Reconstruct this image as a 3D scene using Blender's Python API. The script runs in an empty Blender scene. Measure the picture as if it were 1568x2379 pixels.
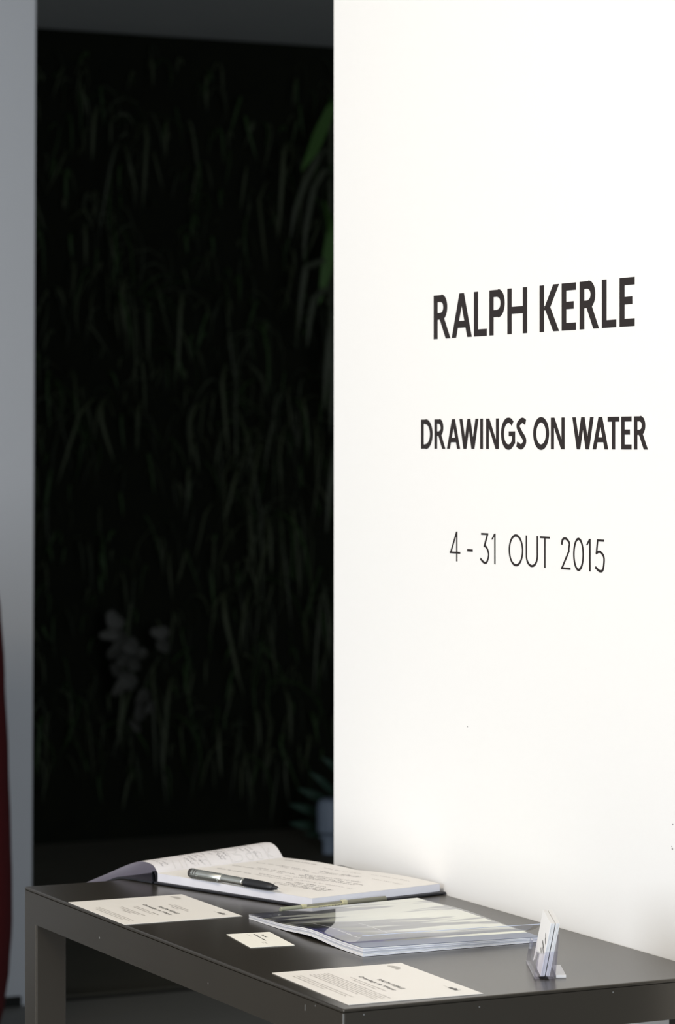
import bpy, bmesh, math, random
from mathutils import Vector, Matrix, Euler
R = math.radians
# ---------------------------------------------------------------- camera
# room frame: x runs towards the white lettered wall, y runs away along that wall, z is up
C = bpy.context.scene.collection
cam_d = bpy.data.cameras.new('camera'); cam = bpy.data.objects.new('camera', cam_d); C.objects.link(cam)
cam.location = (-1.25667, -2.56061, 1.29)
cam.rotation_euler = (R(90), 0, R(-26.0414))
cam_d.sensor_width = 36; cam_d.sensor_fit = 'AUTO'
cam_d.lens = 6946 / 2379 * 36
cam_d.shift_y = -(1189.5 - 1030) / 2379
cam_d.clip_end = 60
cam_d.dof.use_dof = True; cam_d.dof.focus_distance = 3.25; cam_d.dof.aperture_fstop = 9.5
bpy.context.scene.camera = cam
bpy.context.scene.cycles.transparent_max_bounces = 32
# ---------------------------------------------------------------- world, lights, exposure
world = bpy.data.worlds.new('world'); bpy.context.scene.world = world; world.use_nodes = True
world.node_tree.nodes['Background'].inputs[0].default_value = (0.75, 0.87, 1.0, 1)
world.node_tree.nodes['Background'].inputs[1].default_value = 0.02
def area(name, loc, rot, sx, sy, power, col):
    l = bpy.data.lights.new(name, 'AREA'); l.shape = 'RECTANGLE'; l.size = sx; l.size_y = sy
    l.energy = power; l.color = col
    o = bpy.data.objects.new(name, l); o.location = loc; o.rotation_euler = [R(a) for a in rot]; C.objects.link(o)
    return o
area('window_light', (-4.2, 0.1, 1.27), (90, 0, -90), 3.2, 2.5, 113, (0.88, 0.93, 1.0))
area('rear_fill_light', (-0.1, -4.7, 1.45), (90, 0, 0), 2.2, 2.2, 165, (0.82, 0.90, 1.0))  # added cool fill behind the camera for the pillar and near-facing sides
area('ceiling_light', (-1.3, 0.1, 2.56), (0, -22, 0), 0.8, 1.8, 48, (1.0, 0.87, 0.71))
area('patio_fill_light', (-3.8, 5.2, 1.5), (90, 0, -90), 1.8, 2.0, 27, (0.88, 0.94, 1.0))  # added unseen fill that brightens the living wall and patio ceiling
vs = bpy.context.scene.view_settings
vs.view_transform = 'Standard'; vs.look = 'None'; vs.exposure = 0.0; vs.gamma = 1.0; vs.use_curve_mapping = False

# ---------------------------------------------------------------- helpers
def mat(name, col, rough=0.6, metal=0.0, spec=0.5, noise=None, bump=None, col2=None, ior=None):
    m = bpy.data.materials.new(name); m.use_nodes = True; nt = m.node_tree
    b = nt.nodes['Principled BSDF']
    b.inputs['Base Color'].default_value = (*col, 1); b.inputs['Roughness'].default_value = rough
    b.inputs['Metallic'].default_value = metal; b.inputs['Specular IOR Level'].default_value = spec
    if ior: b.inputs['IOR'].default_value = ior
    if noise or bump: tc = nt.nodes.new('ShaderNodeTexCoord')
    if noise:
        n = nt.nodes.new('ShaderNodeTexNoise'); n.inputs['Scale'].default_value = noise; n.inputs['Detail'].default_value = 5
        r = nt.nodes.new('ShaderNodeMix'); r.data_type = 'RGBA'
        nt.links.new(tc.outputs['Object'], n.inputs['Vector']); nt.links.new(n.outputs['Fac'], r.inputs[0])
        c2 = col2 or tuple(c * 0.85 for c in col)
        r.inputs[6].default_value = (*col, 1); r.inputs[7].default_value = (*c2, 1)
        nt.links.new(r.outputs[2], b.inputs['Base Color'])
    if bump:
        n2 = nt.nodes.new('ShaderNodeTexNoise'); n2.inputs['Scale'].default_value = bump[0]
        bp = nt.nodes.new('ShaderNodeBump'); bp.inputs['Strength'].default_value = bump[1]; bp.inputs['Distance'].default_value = bump[2]
        nt.links.new(tc.outputs['Object'], n2.inputs['Vector']); nt.links.new(n2.outputs['Fac'], bp.inputs['Height'])
        nt.links.new(bp.outputs['Normal'], b.inputs['Normal'])
    return m

def clear(name, tint, ior, rough=0.03):
    m = bpy.data.materials.new(name); m.use_nodes = True; nt = m.node_tree; nt.nodes.clear()
    out = nt.nodes.new('ShaderNodeOutputMaterial'); mx = nt.nodes.new('ShaderNodeMixShader')
    tr = nt.nodes.new('ShaderNodeBsdfTransparent'); gl = nt.nodes.new('ShaderNodeBsdfGlossy'); lw = nt.nodes.new('ShaderNodeLayerWeight'); lw.inputs['Blend'].default_value = 0.5
    tr.inputs[0].default_value = (*tint, 1); gl.inputs['Roughness'].default_value = rough
    # Schlick reflectance, alike for both sides of the sheet
    f0 = ((ior - 1) / (ior + 1)) ** 2
    pw = nt.nodes.new('ShaderNodeMath'); pw.operation = 'POWER'; pw.inputs[1].default_value = 5
    s = nt.nodes.new('ShaderNodeMath'); s.operation = 'MULTIPLY_ADD'; s.inputs[1].default_value = 1 - f0; s.inputs[2].default_value = f0
    nt.links.new(lw.outputs['Facing'], pw.inputs[0]); nt.links.new(pw.outputs[0], s.inputs[0]); nt.links.new(s.outputs[0], mx.inputs[0]); nt.links.new(tr.outputs[0], mx.inputs[1]); nt.links.new(gl.outputs[0], mx.inputs[2])
    nt.links.new(mx.outputs[0], out.inputs[0])
    return m

def thing(name, label, cat, loc=(0, 0, 0), rotz=0, group=None):
    o = bpy.data.objects.new(name, None); C.objects.link(o); o.empty_display_size = 0.05
    o.location = loc; o.rotation_euler = (0, 0, rotz); o['label'] = label; o['category'] = cat
    if group: o['group'] = group
    return o

def link(name, me, m, parent=None, label=None, kind=None, smooth=False):
    if m: me.materials.append(m)
    if smooth:
        for p in me.polygons: p.use_smooth = True
    o = bpy.data.objects.new(name, me); C.objects.link(o)
    if parent: o.parent = parent
    if label: o['label'] = label
    if kind: o['kind'] = kind
    return o

def mesh(name, vs_, fs): me = bpy.data.meshes.new(name); me.from_pydata([tuple(v) for v in vs_], [], fs); me.update(); return me

class MB:
    """collects geometry in one mesh"""
    def __init__(s): s.v = []; s.f = []
    def add(s, vs_, fs):
        n = len(s.v); s.v += [tuple(v) for v in vs_]; s.f += [tuple(i + n for i in f) for f in fs]; return s
    def box(s, a, b):
        (x0, y0, z0), (x1, y1, z1) = a, b
        return s.add([(x0,y0,z0),(x1,y0,z0),(x1,y1,z0),(x0,y1,z0),(x0,y0,z1),(x1,y0,z1),(x1,y1,z1),(x0,y1,z1)],
                     [(0,3,2,1),(4,5,6,7),(0,1,5,4),(1,2,6,5),(2,3,7,6),(3,0,4,7)])
    def prism(s, poly, h0, h1, f):
        """poly: 2-D outline, f(u, v, h) -> point"""
        n = len(poly)
        return s.add([f(u, v, h0) for u, v in poly] + [f(u, v, h1) for u, v in poly],
                     [tuple(range(n - 1, -1, -1)), tuple(range(n, 2 * n))] + [(i, (i + 1) % n, n + (i + 1) % n, n + i) for i in range(n)])
    def grid(s, nu, nv, f, close=False):
        vs_ = [f(i / nu, j / nv) for j in range(nv + 1) for i in range(nu + 1)]
        w = nu + 1
        return s.add(vs_, [(j*w+i, j*w+i+1, (j+1)*w+i+1, (j+1)*w+i) for j in range(nv) for i in range(nu)])
    def slab(s, nu, nv, top, bot):
        """closed solid between two (u, v) surfaces"""
        w = nu + 1; n = w * (nv + 1)
        a = [top(i / nu, j / nv) for j in range(nv + 1) for i in range(w)]
        b = [bot(i / nu, j / nv) for j in range(nv + 1) for i in range(w)]
        fs = []
        for j in range(nv):
            for i in range(nu):
                q = (j*w+i, j*w+i+1, (j+1)*w+i+1, (j+1)*w+i)
                fs += [q, tuple(k + n for k in reversed(q))]
        for i in range(nu):
            fs += [(i+1, i, n+i, n+i+1), (nv*w+i, nv*w+i+1, n+nv*w+i+1, n+nv*w+i)]
        for j in range(nv):
            fs += [(j*w, (j+1)*w, n+(j+1)*w, n+j*w), ((j+1)*w+nu, j*w+nu, n+j*w+nu, n+(j+1)*w+nu)]
        return s.add(a + b, fs)
    def lathe(s, prof, seg=24, axis=None, origin=(0, 0, 0)):
        """prof: (distance along axis, radius)"""
        ax = Vector(axis or (0, 0, 1)).normalized(); t = Vector((0, 0, 1)) if abs(ax.z) < 0.9 else Vector((1, 0, 0))
        u = ax.cross(t).normalized(); w = ax.cross(u); o = Vector(origin)
        vs_ = []
        for d, r in prof:
            for k in range(seg):
                a = 2 * math.pi * k / seg
                vs_.append(o + ax * d + u * (r * math.cos(a)) + w * (r * math.sin(a)))
        fs = [(j*seg+k, j*seg+(k+1) % seg, (j+1)*seg+(k+1) % seg, (j+1)*seg+k) for j in range(len(prof)-1) for k in range(seg)]
        fs += [tuple(range(seg-1, -1, -1)), tuple((len(prof)-1)*seg+k for k in range(seg))]
        return s.add(vs_, fs)
    def build(s, name, m, parent=None, label=None, kind=None, smooth=False, fix=True):
        me = mesh(name, s.v, s.f)
        if fix:
            bm = bmesh.new(); bm.from_mesh(me); bmesh.ops.recalc_face_normals(bm, faces=bm.faces); bm.to_mesh(me); bm.free()
        return link(name, me, m, parent, label, kind, smooth)

def bevel(o, w, seg=2):
    b = o.modifiers.new('bevel', 'BEVEL'); b.width = w; b.segments = seg; b.limit_method = 'ANGLE'; b.angle_limit = R(40)
    return o

def lerp_table(t, xs, ys):
    if t <= xs[0]: return ys[0]
    for i in range(len(xs) - 1):
        if t <= xs[i + 1]:
            k = (t - xs[i]) / (xs[i + 1] - xs[i]); k = k * k * (3 - 2 * k)
            return ys[i] + (ys[i + 1] - ys[i]) * k
    return ys[-1]

def spline(pts, n):
    """smooth (Catmull-Rom) curve through 2-D points"""
    P = [pts[0]] + list(pts) + [pts[-1]]; out = []
    for i in range(1, len(P) - 2):
        p0, p1, p2, p3 = P[i-1], P[i], P[i+1], P[i+2]
        for k in range(n):
            t = k / n
            out.append(tuple(0.5 * (2*b + (c-a)*t + (2*a-5*b+4*c-d)*t*t + (3*b-a-3*c+d)*t**3) for a, b, c, d in zip(p0, p1, p2, p3)))
    return out + [tuple(pts[-1])]

# ---------------------------------------------------------------- materials
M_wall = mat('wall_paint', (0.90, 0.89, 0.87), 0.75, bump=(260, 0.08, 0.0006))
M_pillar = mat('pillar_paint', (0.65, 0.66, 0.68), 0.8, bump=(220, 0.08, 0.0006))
M_ceil = mat('ceiling_paint', (0.62, 0.64, 0.62), 0.85, noise=2.2, col2=(0.54, 0.56, 0.56))
M_floor = mat('floor_concrete', (0.22, 0.215, 0.195), 0.5, noise=3.0, col2=(0.17, 0.165, 0.15))
M_patio = mat('patio_concrete', (0.085, 0.075, 0.055), 0.7, noise=4.0, col2=(0.05, 0.05, 0.035))
M_joint = mat('floor_joint', (0.012, 0.012, 0.010), 0.9)
M_steel = mat('painted_steel', (0.026, 0.0225, 0.0175), 0.27, spec=0.55, noise=9, col2=(0.032, 0.0275, 0.021), bump=(900, 0.05, 0.0002))
M_steel.node_tree.nodes['Principled BSDF'].inputs['Specular Tint'].default_value = (1.0, 0.90, 0.79, 1)
M_chip = mat('bare_metal_chip', (0.20, 0.20, 0.19), 0.5)
M_vinyl = mat('black_vinyl', (0.022, 0.016, 0.015), 0.6, spec=0.25)
M_paper = mat('paper', (0.80, 0.765, 0.72), 0.7)
M_flyer = mat('flyer_card', (0.85, 0.81, 0.75), 0.42, spec=0.5)
M_card = mat('business_card', (0.88, 0.85, 0.76), 0.55)
M_card2 = mat('white_card_stock', (0.86, 0.85, 0.84), 0.6)
M_edge = mat('page_edges', (0.80, 0.79, 0.83), 0.8, noise=40, col2=(0.66, 0.65, 0.70))
M_cover = mat('black_book_cloth', (0.010, 0.010, 0.014), 0.5)
M_ink = mat('handwriting_ink', (0.07, 0.062, 0.07), 0.6)
M_inkf = mat('faint_ink', (0.30, 0.28, 0.28), 0.6)
M_ghost = mat('show_through_ink', (0.66, 0.635, 0.62), 0.7)
M_print = mat('print_ink', (0.06, 0.055, 0.05), 0.6)
M_printg = mat('grey_print_ink', (0.48, 0.45, 0.41), 0.6)
M_silver = mat('brushed_silver', (0.72, 0.72, 0.67), 0.34, metal=1.0)
M_blackp = mat('black_rubber_grip', (0.012, 0.012, 0.014), 0.38)
M_dark = mat('dark_bronze_plastic', (0.045, 0.038, 0.034), 0.35)
M_tip = mat('pen_tip_metal', (0.75, 0.72, 0.66), 0.2, metal=1.0)
M_olive = mat('olive_plastic', (0.17, 0.165, 0.12), 0.38)
M_sage = mat('sage_plastic', (0.27, 0.28, 0.20), 0.38)
M_cream = mat('cream_plastic', (0.62, 0.58, 0.36), 0.45)
M_acry = clear('clear_acrylic', (0.95, 0.945, 0.975), 1.45)
M_film = clear('clear_film', (0.992, 0.992, 0.995), 1.5, 0.03)
M_rim = mat('cut_plastic_edge', (0.62, 0.66, 0.78), 0.4)
M_white_mark = mat('white_print', (0.9, 0.9, 0.9), 0.5)
M_red = mat('dark_red_upholstery', (0.135, 0.006, 0.008), 0.75, noise=30, col2=(0.10, 0.004, 0.006))
M_slate = mat('slate_metal', (0.16, 0.20, 0.26), 0.5)
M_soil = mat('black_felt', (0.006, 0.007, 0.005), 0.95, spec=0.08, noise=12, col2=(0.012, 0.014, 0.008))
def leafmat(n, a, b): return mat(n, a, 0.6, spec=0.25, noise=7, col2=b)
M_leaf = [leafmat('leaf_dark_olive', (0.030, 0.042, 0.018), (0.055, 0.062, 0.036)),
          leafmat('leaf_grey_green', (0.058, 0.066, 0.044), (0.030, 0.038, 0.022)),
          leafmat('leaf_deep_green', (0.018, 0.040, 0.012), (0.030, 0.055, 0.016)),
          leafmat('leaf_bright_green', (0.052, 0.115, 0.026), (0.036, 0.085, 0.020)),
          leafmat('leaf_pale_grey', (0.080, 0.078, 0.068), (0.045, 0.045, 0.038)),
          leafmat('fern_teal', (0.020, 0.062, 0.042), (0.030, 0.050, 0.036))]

# ---------------------------------------------------------------- the setting
def struct(name, mb, m, parent=None):
    o = mb.build(name, m, parent)
    if parent is None: o['kind'] = 'structure'
    return o
H = 2.626
struct('floor', MB().box((-4.6, -5, -0.12), (1.9, 3.925, 0)).box((1.9, -5, -0.12), (4.6, 3.925, 0)), M_floor)
# shallow dark joint where the indoor floor meets the patio, slightly bowed
jb = MB()
js = [(-4.6 + 9.2 * i / 40) for i in range(41)]
jy = lambda x: 3.935 + 0.028 * math.sin((x - 0.9) * 1.1)
jb.add([(x, jy(x) - 0.012, -0.006) for x in js] + [(x, jy(x) + 0.022, -0.006) for x in js], [(i, i+1, 42+i, 41+i) for i in range(40)])
struct('trim_1', MB().box((-4.6, 3.925, -0.12), (4.6, 3.985, -0.004)), M_joint)
struct('floor_patio', MB().box((-4.6, 3.985, -0.12), (5.2, 7.0, 0)), M_patio)
struct('ceiling', MB().box((-4.6, -5, H), (5.2, 7.0, H + 0.15)), M_ceil)
# lettered wall: free end at y = 0.906
W = 0.432
wall = struct('wall_right', MB().box((W, -0.12, 0), (W + 0.16, 0.9062, H)), M_wall)
for (y, z, r) in ((0.5455, 0.9554, 0.0009), (0.0962, 0.8914, 0.0010), (0.0970, 0.8656, 0.0014), (0.098, 0.868, 0.0008)):
    MB().lathe([(0, r), (0.0003, r * 0.8)], 8, (-1, 0, 0), (W, y, z)).build('scuff_mark', M_inkf, wall)
# pillar at the left, very slightly out of plumb
pl = MB(); xt, xb = 1.1412, 1.1290
pl.add([(-1.2,3.925,0),(xb,3.925,0),(xb,4.12,0),(-1.2,4.12,0),(-1.2,3.925,H),(xt,3.925,H),(xt,4.12,H),(-1.2,4.12,H)],
       [(0,3,2,1),(4,5,6,7),(0,1,5,4),(1,2,6,5),(2,3,7,6),(3,0,4,7)])
pl.v[0:0] = []
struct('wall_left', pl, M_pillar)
struct('baseboard_left', MB().box((-1.2, 3.912, 0), (1.10, 3.925, 0.022)), M_joint)

# ---------------------------------------------------------------- wall lettering
def arc(cx, cy, rx, ry, a0, a1, n=14):
    return [(cx + rx * math.cos(R(a0 + (a1 - a0) * i / n)), cy + ry * math.sin(R(a0 + (a1 - a0) * i / n))) for i in range(n + 1)]

def glyph(ch, w, h, t):
    """list of outlines/strips for one capital of width w, height h, stroke t (metres). Returns (polys, strips)"""
    P = []; S = []
    tb = t * 0.86                                   # horizontal bars a little thinner
    def bar(x0, y0, x1, y1): P.append([(x0, y0), (x1, y0), (x1, y1), (x0, y1)])
    def dia(xa, ya, xb, yb, ww=None):               # diagonal with horizontal cuts, xa/xb = left edges
        ww = ww or t * 1.06
        P.append([(xa, ya), (xa + ww, ya), (xb + ww, yb), (xb, yb)])
    def st(pts, tt=None): S.append((pts, tt or t))
    hh = t / 2; hb = tb / 2
    if ch in 'RP':
        bar(0, 0, t, h)
        bw = w * (0.80 if ch == 'R' else 0.98); y0 = h * (0.44 if ch == 'R' else 0.40); cy = (y0 + h) / 2; ry = (h - y0) / 2
        rx = min(ry, bw - t); cx = bw - rx
        bar(t * .9, h - tb, cx, h); bar(t * .9, y0, cx, y0 + tb)
        st(arc(cx, cy, rx - hh, ry - hb, -90, 90))
        if ch == 'R': dia(w - t * 1.25, 0, bw * 0.38, y0 + tb * 0.5, t * 1.2)
    elif ch == 'A':
        ww = t * 1.12
        dia(0, 0, w / 2 - ww / 2, h, ww); dia(w - ww, 0, w / 2 - ww / 2, h, ww); bar(w * 0.22, h * 0.22, w * 0.78, h * 0.22 + tb)
    elif ch == 'L': bar(0, 0, t, h); bar(t * .9, 0, w, tb)
    elif ch == 'H': bar(0, 0, t, h); bar(w - t, 0, w, h); bar(t * .9, h * 0.44, w - t * .9, h * 0.44 + tb)
    elif ch == 'K':
        bar(0, 0, t, h); dia(t * 0.9, h * 0.46, w - t * 1.35, h, t * 1.3); dia(w - t * 1.35, 0, t * 1.05, h * 0.55, t * 1.3)
    elif ch == 'E': bar(0, 0, t, h); bar(t * .9, 0, w, tb); bar(t * .9, h - tb, w, h); bar(t * .9, h * 0.45, w * 0.84, h * 0.45 + tb)
    elif ch == 'D':
        bar(0, 0, t, h); rx = min(h / 2, w - t); cx = w - rx
        bar(t * .9, 0, cx, tb); bar(t * .9, h - tb, cx, h); st(arc(cx, h / 2, rx - hh, h / 2 - hb, -90, 90, 20))
    elif ch == 'W':
        ww = t * 1.08; q = (w - ww) / 4
        dia(q, 0, 0, h, ww); dia(q, 0, 2*q, h, ww); dia(3*q, 0, 2*q, h, ww); dia(3*q, 0, 4*q, h, ww)
    elif ch == 'I': bar(0, 0, t, h)
    elif ch == 'N': bar(0, 0, t, h); bar(w - t, 0, w, h); dia(w - t * 1.15, 0, 0, h, t * 1.15)
    elif ch in 'O0': st(arc(w/2, h/2, w/2 - hh, h/2 - hb + h * 0.012, 0, 360, 40))
    elif ch == 'G':
        st(arc(w * 0.53, h/2, w * 0.53 - hh, h/2 - hb + h * 0.012, 48, 360 - 28, 30)); bar(w * 0.56, h * 0.42, w, h * 0.42 + tb); bar(w - t, h * 0.17, w, h * 0.5)
    elif ch == 'S':
        st(spline([(w * .90, h * .86), (w * .56, h - hb), (hh * 1.25, h * .76), (w * .44, h * .53), (w - hh * 1.2, h * .27), (w * .50, hb), (w * .06, h * .16)], 7))
    elif ch == 'T': bar(w/2 - hh, 0, w/2 + hh, h); bar(0, h - tb, w, h)
    elif ch == 'U': bar(0, h * .36, t, h); bar(w - t, h * .36, w, h); st(arc(w/2, h * .36, w/2 - hh, h * .36 - hb, 180, 360, 20))
    elif ch == '4': bar(w * .72 - t, 0, w * .72, h); bar(0, h * .26, w, h * .26 + tb); dia(0, h * .26, w * .72 - t, h, t * 1.15)
    elif ch == '_': bar(0, h * .36, w, h * .36 + tb * 1.2)
    elif ch == '3':
        bar(w * .10, h - tb, w * .88, h); dia(w * .38, h * .56, w * .88 - t * 1.2, h - tb * .5, t * 1.25)
        st(spline([(w * .40, h * .585), (w * .72, h * .52), (w - hh, h * .30), (w * .74, h * .06), (w * .42, hb), (w * .02, h * .15)], 7))
    elif ch == '1': bar(w - t, 0, w, h); dia(0, h * .80, w - t, h, t * 1.05)
    elif ch == '2':
        bar(0, 0, w, tb); dia(0, tb * .5, w * .84 - t * .6, h * .58, t * 1.15)
        st(spline([(hh, h * .77), (w * .16, h * .93), (w * .50, h - hb), (w * .90 - hh * .4, h * .84), (w * .90 - hh, h * .68), (w * .84 - hh * .3, h * .57)], 7))
    elif ch == '5':
        bar(w * .22, h - tb, w * .94, h); dia(w * .06, h * .55, w * .20, h, t * 1.0)
        st(spline([(w * .08, h * .565), (w * .45, h * .625), (w * .88, h * .50), (w - hh, h * .30), (w * .80, h * .07), (w * .46, hb), (w * .02, h * .14)], 7))
    return P, S

def strip(mb, pts, t, f, h0, h1):
    n = len(pts); L = []; Rr = []
    for i, p in enumerate(pts):
        a = pts[max(i - 1, 0)]; b = pts[min(i + 1, n - 1)]
        dx, dy = b[0] - a[0], b[1] - a[1]; l = math.hypot(dx, dy) or 1
        if n > 3 and abs(pts[0][0] - pts[-1][0]) < 1e-6 and abs(pts[0][1] - pts[-1][1]) < 1e-6 and i in (0, n - 1):
            a, b = pts[-2], pts[1]; dx, dy = b[0] - a[0], b[1] - a[1]; l = math.hypot(dx, dy)
        nx, ny = -dy / l * t / 2, dx / l * t / 2
        L.append((p[0] + nx, p[1] + ny)); Rr.append((p[0] - nx, p[1] - ny))
    for i in range(n - 1):
        mb.prism([L[i], L[i+1], Rr[i+1], Rr[i]], h0, h1, f)

def lettering(label, rows, z0, cap, t):
    yc = (rows[0][1] + rows[-1][2]) / 2
    T = thing('wall_lettering', label, 'lettering', (W, yc, z0))
    for ch, ya, yb in rows:
        P, S = glyph(ch, ya - yb, cap, t)
        mb = MB(); f = lambda u, v, h: (-h, (ya - yc) - u, v)
        top = 0.0005                                # overlapping strokes step up by 0.02 mm, so none share a plane
        for p in P: mb.prism(p, 0.0, top, f); top += 0.00002
        for pts, tt in S: strip(mb, pts, tt, f, 0.0, top); top += 0.00002
        mb.build('letter' if ch not in '0123456789_' else ('dash' if ch == '_' else 'numeral'), M_vinyl, T)
A1 = [('R',.6302,.5875),('A',.5843,.5348),('L',.5289,.4983),('P',.4914,.4547),('H',.4487,.4032),('K',.3745,.3311),('E',.3252,.2946),('R',.286,.2449),('L',.2389,.2093),('E',.2018,.1716)]
A2 = [('D',.6629,.6335),('R',.6281,.6004),('A',.5964,.5636),('W',.5648,.5184),('I',.5138,.5072),('N',.4995,.4694),('G',.4637,.4312),('S',.4282,.4046),('O',.389,.3538),('N',.3491,.3192),('W',.3018,.2567),('A',.2584,.2259),('T',.2265,.2028),('E',.1985,.178),('R',.1725,.1447)]
A3 = [('4',.5891,.5632),('_',.5458,.5324),('3',.5138,.4922),('1',.4872,.4773),('O',.4457,.4123),('U',.4061,.3785),('T',.3738,.352),('2',.3266,.3063),('0',.3001,.2774),('1',.2723,.2631),('5',.253,.2332)]
lettering('largest bold black capitals, topmost of three lines on the white wall', A1, 1.4156, 0.0525, 0.0095)
lettering('bold black capitals of the exhibition title, middle line on the white wall', A2, 1.2834, 0.0355, 0.0063)
lettering('thin black date lettering with numerals, lowest line on the white wall', A3, 1.1496, 0.0356, 0.0026)

# ---------------------------------------------------------------- the steel bench/table
TZ = 0.75
tb_ = thing('table', 'dark grey painted steel table standing against the white wall', 'table', (0, 0, 0))
TX, TY = 0.430, 0.880
bevel(MB().box((0, 0, TZ - 0.004), (TX, TY, TZ)).build('tabletop', M_steel, tb_), 0.0018, 3)
za, zb = TZ - 0.041, TZ - 0.004
def rounded(x0, y0, x1, y1, r, n=4):
    return [(cx + r * math.cos(R(a0 + 90 * i / n)), cy + r * math.sin(R(a0 + 90 * i / n)))
            for cx, cy, a0 in ((x1 - r, y1 - r, 0), (x0 + r, y1 - r, 90), (x0 + r, y0 + r, 180), (x1 - r, y0 + r, 270)) for i in range(n + 1)]
# one welded frame: outer outline, inner outline
ro_, ri_ = rounded(0.0001, 0.0001, TX - 0.0001, TY - 0.0001, 0.0022), rounded(0.040, 0.040, TX - 0.040, TY - 0.040, 0.001)
nn = len(ro_); fb = MB()
fb.add([(x, y, z) for lp, z in ((ro_, za), (ro_, zb), (ri_, zb), (ri_, za)) for x, y in lp],
       [(q * nn + i, q * nn + (i + 1) % nn, ((q + 1) % 4) * nn + (i + 1) % nn, ((q + 1) % 4) * nn + i) for q in range(4) for i in range(nn)])
fb.build('frame', M_steel, tb_)
for x in (0.0001, TX - 0.0395):
    for y in (0.0001, TY - 0.0395):
        MB().prism(rounded(x, y, x + 0.0394, y + 0.0394, 0.0022), 0, za, lambda u, v, h: (u, v, h)).build('leg', M_steel, tb_)
for (p, q) in (((0.0004, -0.0002, 0.734), (0.0010, 0.0006, 0.7455)), ((-0.0002, 0.083, 0.7345), (0.0008, 0.0838, 0.7405)), ((-0.0002, 0.060, 0.7425), (0.0008, 0.0607, 0.744)),
               ((-0.0002, 0.32, 0.722), (0.0008, 0.3212, 0.7236)), ((-0.0002, 0.63, 0.7235), (0.0008, 0.632, 0.7255)),
               ((0.022, -0.0002, 0.7425), (0.0232, 0.0009, 0.7438)), ((0.148, -0.0002, 0.7395), (0.1492, 0.0009, 0.7405)), ((0.30, -0.0002, 0.7415), (0.3012, 0.0009, 0.7427))):
    MB().box(p, q).build('paint_chip', M_chip, tb_)

# ---------------------------------------------------------------- flat print helpers
def text_mesh(body, size, shear=0.0, bold=0.0):
    cu = bpy.data.curves.new('t', 'FONT'); cu.body = body; cu.size = size; cu.shear = shear; cu.offset = bold; cu.resolution_u = 2
    o = bpy.data.objects.new('t', cu); C.objects.link(o)
    dg = bpy.context.evaluated_depsgraph_get(); me = bpy.data.meshes.new_from_object(o.evaluated_get(dg))
    bpy.data.objects.remove(o); bpy.data.curves.remove(cu)
    me.materials.clear(); return me

def put_text(name, body, size, u, v, f, m, parent, width=None, shear=0.0, bold=0.0):
    """text in the (u, v) frame of a sheet, f maps to 3-D"""
    me = text_mesh(body, size, shear, bold); me.name = name
    xs = [q.co.x for q in me.vertices]; k = (width / (max(xs) - min(xs))) if width else 1; x0 = min(xs)
    for q in me.vertices: q.co = f(u + (q.co.x - x0) * k, v + q.co.y)
    link(name, me, m, parent)

def text_block(name, seed, u0, v0, widths, lead, hgt, f, m, parent, centre=None):
    """rows of word-long dashes with uneven tops: print too small to read"""
    rnd = random.Random(seed); mb = MB()
    for r, wd in enumerate(widths):
        v = v0 - r * lead; u = (centre - wd / 2) if centre is not None else u0; end = u + wd
        while u < end - hgt:
            ww = min(rnd.uniform(1.5, 5.5) * hgt, end - u); n = max(2, int(ww / (hgt * 0.75)))
            for k in range(n):
                a = u + ww * k / n; b = a + ww / n * 0.62; hh = hgt * rnd.choice((0.7, 0.7, 1.0, 1.15))
                mb.add([f(a, v), f(b, v), f(b, v + hh), f(a, v + hh)], [(0, 1, 2, 3)])
            u += ww + hgt * 0.8
    mb.build(name, m, parent, fix=False)

def sheet(o_name, label, cat, corner, ang, w, h, m, prints, z0=TZ, t=0.0004, group=None, lift=0.0):
    """card lying on the table; local u = reading direction, v = up the card"""
    T = thing(o_name, label, cat, (corner[0], corner[1], z0), ang, group)
    mb = MB(); g = lambda u, v: lift * max(0, (u / w - 0.5)) ** 2 * 0
    mb.slab(8, 8, lambda u, v: (u * w, v * h, t + 0.0002), lambda u, v: (u * w, v * h, 0.0002))
    mb.build('card_sheet', m, T)
    prints(T, lambda u, v: (u, v, t + 0.00035))
    return T

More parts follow.
